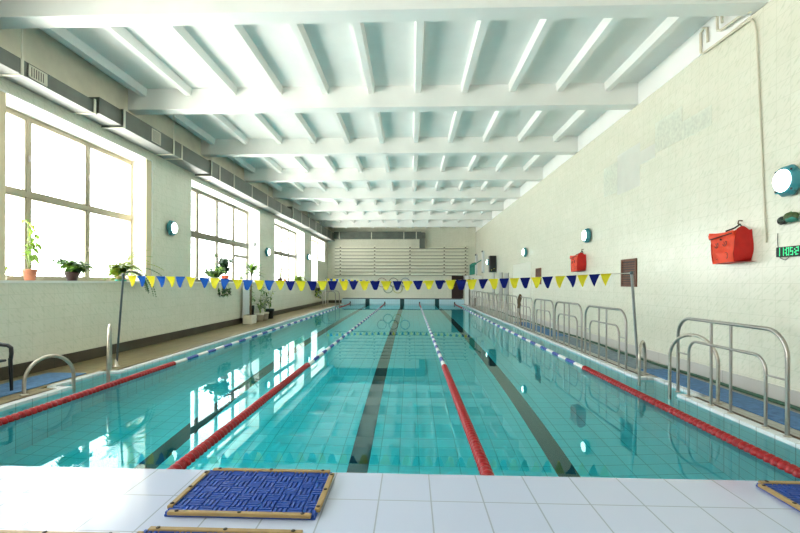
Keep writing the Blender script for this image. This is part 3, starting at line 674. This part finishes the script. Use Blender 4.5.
# ------------------------------------------------------------------ right side railings
def hoop(y0, y1, h, r, mt, rad):
    p = [(0, y0, 0), (0, y0, (h-r)*.5)]+arc((0, y0+r, h-r), PI, PI/2, r, (0, 1, 0), (0, 0, 1))+arc((0, y1-r, h-r), PI/2, 0, r, (0, 1, 0), (0, 0, 1))+[(0, y1, (h-r)*.5), (0, y1, 0)]
    return MB().tube(p, rad, mt, 10)
rail = thing('pool_railing', 'nearest double hoop steel railing on the right pool edge, in front of the ladder', 'railing', (4.33, 4.70, .004), group='steel railings along the right edge')
L = 1.87
hoop(0, L, 1.03, .26, 'steel', .021).build('outer_hoop', rail); hoop(.28, L-.25, .74, .16, 'steel', .017).build('inner_hoop', rail)
for y in (.81, 1.16): MB().tube([(0, y, 0), (0, y, 1.02)], .017, 'steel', 10).build('post', rail)
for y0, y1 in ((0, .28), (L-.25, L)): MB().tube([(0, y0, .55), (0, y1, .55)], .011, 'steel', 8).build('crossbar', rail)
for y in (0, .28, .81, 1.16, L-.25, L): MB().lathe([(.035, 0), (.035, .008), (.022, .014)], 'steel_worn', 10, Matrix.Translation((0, y, 0))).build('foot_flange', rail)
ordn = ['second', 'third', 'fourth', 'fifth', 'sixth', 'seventh', 'eighth', 'ninth', 'tenth', 'eleventh']
for k, y in enumerate((8.12, 10.2, 12.2, 14.24, 16.3, 18.35, 20.4, 22.4, 24.4, 26.4)):
    copy_thing(rail, 'double hoop steel railing, %s from the near end of the right pool edge' % ordn[k], (4.33, y, .004))
t = thing('hanging_rope', 'tangled brown rope hung over the fifth railing on the right', 'rope', (4.33, 15.9, 1.03))
pts = []
for k in range(60): a = k*.5; pts.append((.03*math.cos(a*1.3)-.02, .12*math.cos(a)+.03*math.sin(a*2.3), -.16+.2*math.sin(a*.9)-.05*math.cos(a*.4)))
MB().tube(pts, .02, 'stem_brown', 6).build('coil', t); MB().tube([(-.04, -.05, -.2), (-.05, -.1, -.5), (-.04, -.3, -.75), (-.04, -.35, -.95)], .014, 'stem_brown', 6).build('loose_end', t)

# ------------------------------------------------------------------ ladder handrails
def handrail(label, a, bq, h, rad, group, mt='steel_worn', sink=.35, r=None):
    """inverted U from deck point a to a point b over the water; the water leg runs on below the surface"""
    a = Vector(a); bq = Vector(bq); d = bq-a; L = d.length; e = d.normalized(); t = thing('ladder_handrail', label, 'handrail', a, group=group)
    r1 = min(L/2, h*.9) if r is None else r
    p = [Vector((0, 0, 0)), Vector((0, 0, (h-r1)*.6))]+arc(e*r1+Vector((0, 0, h-r1)), PI, PI/2, r1, e, (0, 0, 1), 10)+arc(e*(L-r1)+Vector((0, 0, h-r1)), PI/2, 0, r1, e, (0, 0, 1), 10)
    p += [e*L+Vector((0, 0, 0)), e*L+Vector((0, 0, -sink))]
    MB().tube(p, rad, mt, 12).build('rail', t)
    MB().lathe([(.05, 0), (.05, .01), (.03, .018)], mt, 14).build('flange', t)
    return t
g = 'pool ladder handrails'
handrail('broad curved steel handrail on the left pool edge next to the black chair', (-4.42, 5.90, .004), (-4.20, 6.50, .0), .47, .024, g)
handrail('tall narrow steel handrail on the left pool edge beside the dark leaning pole', (-4.40, 7.62, .004), (-3.91, 6.83, .0), .80, .024, g)
handrail('broad curved steel handrail on the right edge behind the nearest railing', (4.49, 5.98, .004), (4.235, 6.60, 0), .82, .022, g)
handrail('narrow steel handrail on the right pool edge at the foot of the grey leaning pole', (4.52, 7.86, .004), (4.215, 7.42, 0), .56, .022, g)
handrail('far left ladder handrail, the nearer of the two by the far pole', (-4.78, 28.4, 0), (-4.05, 28.75, 0), .95, .03, g, 'steel', .3, .22)
handrail('far left ladder handrail, the one closer to the far platform', (-4.75, 30.0, 0), (-4.05, 30.3, 0), .95, .03, g, 'steel', .3, .22)

# ------------------------------------------------------------------ mats
def step_mat(label, x0, x1, y0, y1, z, group, full=True):
    t = thing('platform_mat', label, 'mat', ((x0+x1)/2, (y0+y1)/2, z), group=group); hx, hy = (x1-x0)/2, (y1-y0)/2
    m = MB(); m.bbox(-hx, hx, -hy, hy, 0, .012, 'mat_blue', .003)
    nx, ny = max(2, round((x1-x0)/.075)), max(2, round((y1-y0)/.075)); cx, cy = 2*hx/nx, 2*hy/ny
    for i in range(nx):
        for j in range(ny):
            ox, oy = -hx+i*cx, -hy+j*cy
            for k in range(3):
                if (i+j) % 2: m.box(ox+cx*(.06+k*.33), ox+cx*(.26+k*.33), oy+.004, oy+cy-.004, .012, .022, 'mat_blue')
                else: m.box(ox+.003, ox+cx-.003, oy+cy*(.08+k*.33), oy+cy*(.28+k*.33), .012, .022, 'mat_blue')
    m.build('ribbed_mat', t)
    def bat(ax, ay, bx, by, n):
        o = MB().bbox(ax, bx, ay, by, .012, .030, 'batten', .003).build('batten', t)
        for k in range(n):
            u = (k+.5)/n if n > 1 else .5; u = .06+.88*(k/(n-1))
            X, Y = (ax+(bx-ax)*u, (ay+by)/2) if bx-ax > by-ay else ((ax+bx)/2, ay+(by-ay)*u)
            MB().lathe([(.010, .03), (.010, .033), (.004, .034)], 'screw', 8, Matrix.Translation((X, Y, 0))).build('screw', o)
    w_ = .027
    bat(-hx+.02, hy-w_+.012, hx-.02, hy+.012, 3); bat(-hx+.02, -hy-.012, hx-.02, -hy+w_-.012, 3); bat(-hx-.012, -hy+.05, -hx+w_-.012, hy-.03, 3); bat(hx-w_+.012, -hy+.05, hx+.012, hy-.03, 3)
    return t
g = 'blue mats on the white platform'
step_mat('large blue ribbed mat framed by wooden battens on the white platform at the pool brink', -.535, .195, 2.18, 2.69, ZT, g)
step_mat('blue mat with wooden battens at the bottom edge, in front of the large mat', -.54, .19, 1.45, 2.03, ZT, g)
step_mat('blue mat at the lower left corner of the white platform', -1.30, -.60, 1.42, 1.97, ZT, g)
step_mat('blue mat with wooden battens at the lower right corner of the white platform', 2.56, 3.26, 2.12, 2.66, ZT, g)
def deck_mat(label, x0, x1, y0, y1, mt, z=.003):
    o = MB().bbox(x0, x1, y0, y1, z, z+.012, mt, .004).build('deck_mat'); return tag(o, label, 'mat', 'rubber mats on the decks')
deck_mat('bright blue rubber mat on the left deck by the black chair', -5.25, -4.62, 4.6, 7.35, 'mat_deck_blue')
deck_mat('blue rubber mat on the right deck behind the nearest railing', 4.6, 5.09, 3.4, 8.25, 'mat_deck_blue')
deck_mat('grey blue rubber mat on the right deck behind the second and third railings', 4.56, 5.09, 8.3, 13.2, 'mat_grey_blue')
deck_mat('blue rubber mat on the right deck behind the fourth and fifth railings', 4.56, 5.09, 13.25, 18.0, 'mat_deck_blue')
t = MB().tube([(5.17+.05*math.sin(k*.55)+.02*math.sin(k*1.7), 5.2+k*.5, .028) for k in range(45)], .024, 'hose_green', 8).build('garden_hose')
tag(t, 'dark green hose lying along the foot of the right wall', 'hose')
t = thing('waste_bin', 'small black bin on the far right deck behind the railings', 'bin', (4.75, 30.3, 0))
MB().lathe([(.15, 0), (.17, .02), (.20, .46), (.21, .48)], 'black', 16).build('body', t); MB().lathe([(.215, .48), (.215, .5), (.1, .53), (0, .54)], 'black_gloss', 16).build('lid', t)

# ------------------------------------------------------------------ black chair
t = thing('plastic_armchair', 'black plastic armchair at the left picture edge on the left deck', 'chair', (-5.08, 5.82, .016))
m = MB(); m.bbox(-.24, .28, -.25, .25, .40, .43, 'chair_black', .012); m.build('seat', t)
m = MB()
for k in range(7): y = -.2+k*.066; m.tube([(-.24, y, .43), (-.30, y, .62), (-.34, y, .84)], .013, 'chair_black', 6)
m.tube([(-.235, -.25, .40), (-.30, -.26, .62), (-.35, -.25, .84), (-.36, -.2, .88), (-.36, .2, .88), (-.35, .25, .84), (-.30, .26, .62), (-.235, .25, .40)], .022, 'chair_black', 8); m.build('backrest', t)
for s in (-1, 1):
    m = MB(); y = s*.28
    m.tube([(-.30, y, .62), (-.1, y, .635), (.14, y, .625), (.26, y, .61), (.305, y, .58), (.31, y, .50), (.30, y, .42)], [.024, .028, .028, .026, .026, .026, .024], 'chair_black', 8); m.build('armrest', t)
    for x, x2 in ((.30, .31), (-.26, -.33)): MB().tube([(x, y*.98, .44), (x2, y*1.02, 0)], [.026, .020], 'chair_black', 8).build('leg', t)

# ------------------------------------------------------------------ plants
def pot(t, r, h, mt, rim=True, saucer=None, flare=.72):
    pr = [(r*flare, 0), (r*.97, h*.78)]+([(r*.98, h*.78), (r*1.06, h*.8), (r*1.06, h)] if rim else [(r, h)])+[(r*.92, h), (r*.9, h*.9)]
    MB().lathe(pr, mt, 18).build('pot', t)
    MB().lathe([(r*.91, h*.86), (r*.5, h*.92), (0, h*.93)], 'soil', 14).build('soil', t)
    if saucer: MB().lathe([(r*.95, 0), (r*1.1, .0), (r*1.25, .03), (r*1.2, .035), (r*.8, .012)], saucer, 18).build('saucer', t)
def bush(t, z0, n, rad, hgt, lmats, q, leaf=(.10, .05), droop=.5, stems=10, lean=(0, 0)):
    m = MB(); st = MB()
    for s in range(stems):
        a = q.uniform(0, 2*PI); rr = rad*q.uniform(.3, 1); h = hgt*q.uniform(.4, 1)
        pts = [Vector((0, 0, z0)), Vector((rr*.35*math.cos(a)+lean[0]*.4, rr*.35*math.sin(a)+lean[1]*.4, z0+h*.55)), Vector((rr*math.cos(a)+lean[0], rr*math.sin(a)+lean[1], z0+h))]
        st.tube(pts, .006, 'stem_green', 5)
        for k in range(n):
            u = q.uniform(.3, 1); p = pts[0]*(1-u)**2+pts[1]*2*u*(1-u)+pts[2]*u*u
            d = Vector((q.gauss(0, 1), q.gauss(0, 1), q.uniform(-.2, .8)))
            m.leaf(p, d, leaf[0]*q.uniform(.7, 1.3), leaf[1]*q.uniform(.7, 1.2), q.choice(lmats), droop)
    st.build('stems', t); m.build('foliage', t)
SX = -5.74; SZ = SILL+.0125
q = random.Random(11)
t = thing('potted_plant', 'tall pale leafed plant in a terracotta pot on the first window sill', 'plant', (SX, 7.55, SZ)); pot(t, .10, .19, 'terracotta')
m = MB(); st = MB()
for s, (dx, dy, h) in enumerate(((.0, .12, .78), (-.02, -.02, .85), (.05, -.1, .55), (0, .02, .6))):
    pts = [Vector((0, 0, .17)), Vector((dx*.4, dy*1.2, .17+h*.45)), Vector((dx, dy*.6, .17+h))]; st.tube(pts, .008, 'stem_brown' if s == 0 else 'stem_green', 6)
    for k in range(9):
        u = q.uniform(.3, 1); p = pts[0]*(1-u)**2+pts[1]*2*u*(1-u)+pts[2]*u*u
        m.leaf(p, (q.gauss(0, .6), q.gauss(0, 1), q.uniform(-.3, .6)), q.uniform(.14, .22), q.uniform(.06, .09), q.choice(['leaf_light', 'leaf_light', 'leaf_yellow']), .9)
st.build('stems', t); m.build('foliage', t)
t = thing('potted_plant', 'bushy green plant in a dark bowl pot on the first window sill', 'plant', (SX, 8.52, SZ)); pot(t, .13, .17, 'pot_dark', flare=.6)
bush(t, .14, 12, .31, .30, ['leaf_mid', 'leaf_mid', 'leaf_light', 'leaf_dark'], q, (.15, .06), .8, 26)
t = thing('potted_fern', 'light green fern arching from a tan pot on a teal saucer at the first window', 'fern', (SX+.06, 9.90, SZ)); pot(t, .10, .2, 'pot_tan', saucer='saucer_teal')
m = MB()
def frond(m, p0, d, L, mts, q, droop=1.1, w=.09):
    p = Vector(p0); d = Vector(d).normalized(); n = 16; c = q.choice(mts); pts = [p.copy()]
    for i in range(n):
        d = (d+Vector((0, 0, -droop/n))).normalized(); p = p+d*L/n; pts.append(p.copy()); sd = d.cross(Vector((0, 0, 1)))
        if sd.length < .05: sd = Vector((1, 0, 0))
        sd.normalize(); ww = w*(1-i/n)**.6*min(1, .4+i/4)
        for s in (-1, 1): m.leaf(p, sd*s+d*.5, ww, .038, c, .3, 2)
    m.tube(pts, .003, c, 4, cap=False)
for k in range(85):
    a = q.uniform(0, 2*PI); e = q.uniform(.2, 1.6); frond(m, (0, 0, .19), (math.cos(a)*.5+.1, math.sin(a), e), q.uniform(.5, .92)*(1 if math.cos(a) > -.2 else .38), ['leaf_light', 'leaf_light', 'leaf_yellow', 'leaf_yellow', 'leaf_mid'], q, q.uniform(1.1, 1.9), .12)
for k in range(7): frond(m, (.1, 0, .17), (.6, q.uniform(-.2, 1.2), .5), q.uniform(.6, .95), ['leaf_mid', 'leaf_mid', 'leaf_dark'], q, 3.2)
m.build('fronds', t)
t = thing('potted_plant', 'small yellow green seedling at the left picture edge on the first sill', 'plant', (SX, 7.03, SZ)); pot(t, .06, .09, 'pot_white')
bush(t, .08, 5, .08, .14, ['leaf_light', 'leaf_yellow'], q, (.10, .05), .6, 4)
t = thing('potted_plant', 'low bushy plant trailing over the second window sill in a white trough', 'plant', (SX+.08, 14.55, SZ)); pot(t, .13, .14, 'pot_white')
bush(t, .1, 13, .55, .36, ['leaf_mid', 'leaf_light', 'leaf_dark'], q, (.14, .075), .9, 26)
m = MB()
for k in range(14):
    y = q.uniform(-.35, .75); pts = [(.1, y*.3, .12), (.26, y*.8, .08), (.30, y, -.2), (.29, y+.03, -.3-q.uniform(0, .3))]; m.tube(pts, .004, 'stem_green', 4)
    for j in range(7): u = q.random(); m.leaf(Vector(pts[2])*(1-u)+Vector(pts[3])*u, (q.uniform(.1, 1), q.gauss(0, 1), -.3), .09, .05, q.choice(['leaf_mid', 'leaf_dark']), .8)
m.build('trailing_stems', t)
t = thing('potted_plant', 'dark round leafed plant in a red orange pot on the second window sill', 'plant', (SX, 15.72, SZ)); pot(t, .13, .22, 'pot_red')
m = MB(); st = MB()
for s in range(12):
    a = q.uniform(0, 2*PI); h = q.uniform(.3, .8); rr = q.uniform(.1, .5); pts = [Vector((0, 0, .2)), Vector((.05*math.cos(a), .1*math.sin(a), .2+h*.5)), Vector((rr*.6*math.cos(a), rr*math.sin(a), .2+h))]; st.tube(pts, .009, 'stem_brown', 5)
    for k in range(9):
        u = q.uniform(.35, 1); p = pts[0]*(1-u)**2+pts[1]*2*u*(1-u)+pts[2]*u*u; m.leaf(p, (q.gauss(0, 1), q.gauss(0, 1), q.uniform(-.4, .4)), q.uniform(.17, .25), q.uniform(.13, .19), 'leaf_dark', .5)
st.build('stems', t); m.build('foliage', t)
t = thing('potted_plant', 'small low green plant at the right end of the second window sill', 'plant', (SX, 17.22, SZ)); pot(t, .08, .1, 'pot_white'); bush(t, .08, 6, .18, .14, ['leaf_mid', 'leaf_light'], q, (.1, .05), .6, 8)
t = thing('potted_plant', 'small brown pot with a bare twig plant on the third window sill', 'plant', (SX, 22.4, SZ)); pot(t, .14, .2, 'pot_dark'); bush(t, .18, 3, .2, .5, ['leaf_dark', 'leaf_mid'], q, (.09, .04), .4, 6)
t = thing('potted_plant', 'pinkish small pot with sprigs on the third window sill', 'plant', (SX, 23.3, SZ)); pot(t, .10, .16, 'terracotta'); bush(t, .14, 3, .14, .3, ['leaf_mid'], q, (.09, .04), .4, 5)
t = thing('potted_fern', 'rounded yellow green fern at the far end of the third window sill', 'fern', (SX+.1, 25.6, SZ)); pot(t, .12, .14, 'pot_white')
m = MB()
for k in range(50): a = q.uniform(0, 2*PI); frond(m, (0, 0, .13), (math.cos(a)*.5, math.sin(a), q.uniform(.3, 1.3)), q.uniform(.5, .9)*(1 if math.cos(a) > -.2 else .4), ['leaf_yellow', 'leaf_light', 'leaf_light'], q, q.uniform(1.0, 1.9), .16)
m.build('fronds', t)
t = thing('hanging_plant', 'yellowing trailing plant hanging below the last window', 'plant', (XL+.19, 29.7, .95)); pot(t, .13, .2, 'pot_dark')
MB().tube([(-.1, 0, .18), (-.14, 0, .5), (-.15, 0, .55)], .008, 'pole_dark', 6).build('hanger', t)
m = MB()
for k in range(120): a = q.uniform(0, 2*PI); m.leaf((.16*math.cos(a), .2*math.sin(a), .18-q.uniform(-.22, .6)), (q.gauss(0, 1), q.gauss(0, 1), -.3), .14, .08, q.choice(['leaf_yellow', 'leaf_mid', 'leaf_dark', 'leaf_yellow']), .6)
m.build('foliage', t)
# floor group under the second window
PX = -5.22
t = thing('potted_palm', 'tall dracaena with spiky crown in a wide white trough on the left deck', 'plant', (-5.15, 16.5, .003))
m = MB(); m.bbox(-.17, .17, -.26, .26, 0, .32, 'pot_white', .03); m.build('pot', t); MB().box(-.14, .14, -.23, .23, .30, .325, 'soil').build('soil', t)
MB().tube([(0, .08, .3), (.01, .09, .9), (0, .12, 1.88)], [.035, .03, .024], 'stem_brown', 8).build('trunk', t)
m = MB()
for k in range(34): a = q.uniform(0, 2*PI); m.leaf((0, .12, 1.8+.12*q.random()), (math.cos(a), math.sin(a), q.uniform(-.1, 1.6)), q.uniform(.4, .62), .075, q.choice(['leaf_mid', 'leaf_dark', 'leaf_light']), q.uniform(.3, .9), 5)
m.build('foliage', t)
def floor_plant(label, y, r, h, ph, mt, lm, n, x=PX, rad=.25):
    t = thing('potted_plant', label, 'plant', (x, y, .003)); pot(t, r, ph, mt, flare=.8); bush(t, ph*.9, n, rad, h, lm, q, (.17, .06), .7, 7); return t
floor_plant('leggy green plant in the middle white pot of the floor group under the second window', 17.85, .14, 1.0, .28, 'pot_white', ['leaf_mid', 'leaf_light'], 7)
floor_plant('leggy tall plant in the rightmost white pot of the floor group', 18.47, .15, 1.3, .30, 'pot_white', ['leaf_mid', 'leaf_dark'], 7, rad=.3)
floor_plant('dark plant in a black bucket at the right end of the floor group', 19.0, .18, 1.15, .40, 'black', ['leaf_mid', 'leaf_dark', 'leaf_yellow'], 5, -5.2, .3)
floor_plant('sparse plant in a black pot behind the white trough', 17.25, .11, .85, .62, 'black', ['leaf_mid', 'leaf_light'], 5, -5.36, .14)
t = thing('plastic_screen', 'rounded white plastic film screen standing behind the floor plants', 'screen', (-5.46, 16.85, 0.2))
m = MB(); vs = []; n = 12
for j in range(n+1):
    v = j/n; hw = .36*(1-.15*v)*math.sqrt(max(.02, 1-max(0, (v-.7)/.32)**2))
    for i in range(9): u = i/4-1; vs.append((.05+.06*(1-u*u)+.012*math.sin(7*u+5*v), hw*u, 1.25*v))
k = len(vs); vs += [(x-.02, y, z) for x, y, z in vs]; fs = [(j*9+i, j*9+i+1, (j+1)*9+i+1, (j+1)*9+i) for j in range(n) for i in range(8)]
m.add(vs, fs+[tuple(a+k for a in f[::-1]) for f in fs], 'film', True); m.build('film', t)
MB().tube([(0.03, -.2, 1.0), (.03, -.2, -.197)], .012, 'pole_grey', 6).tube([(.03, .2, 1.0), (.03, .2, -.197)], .012, 'pole_grey', 6).build('stand', t)
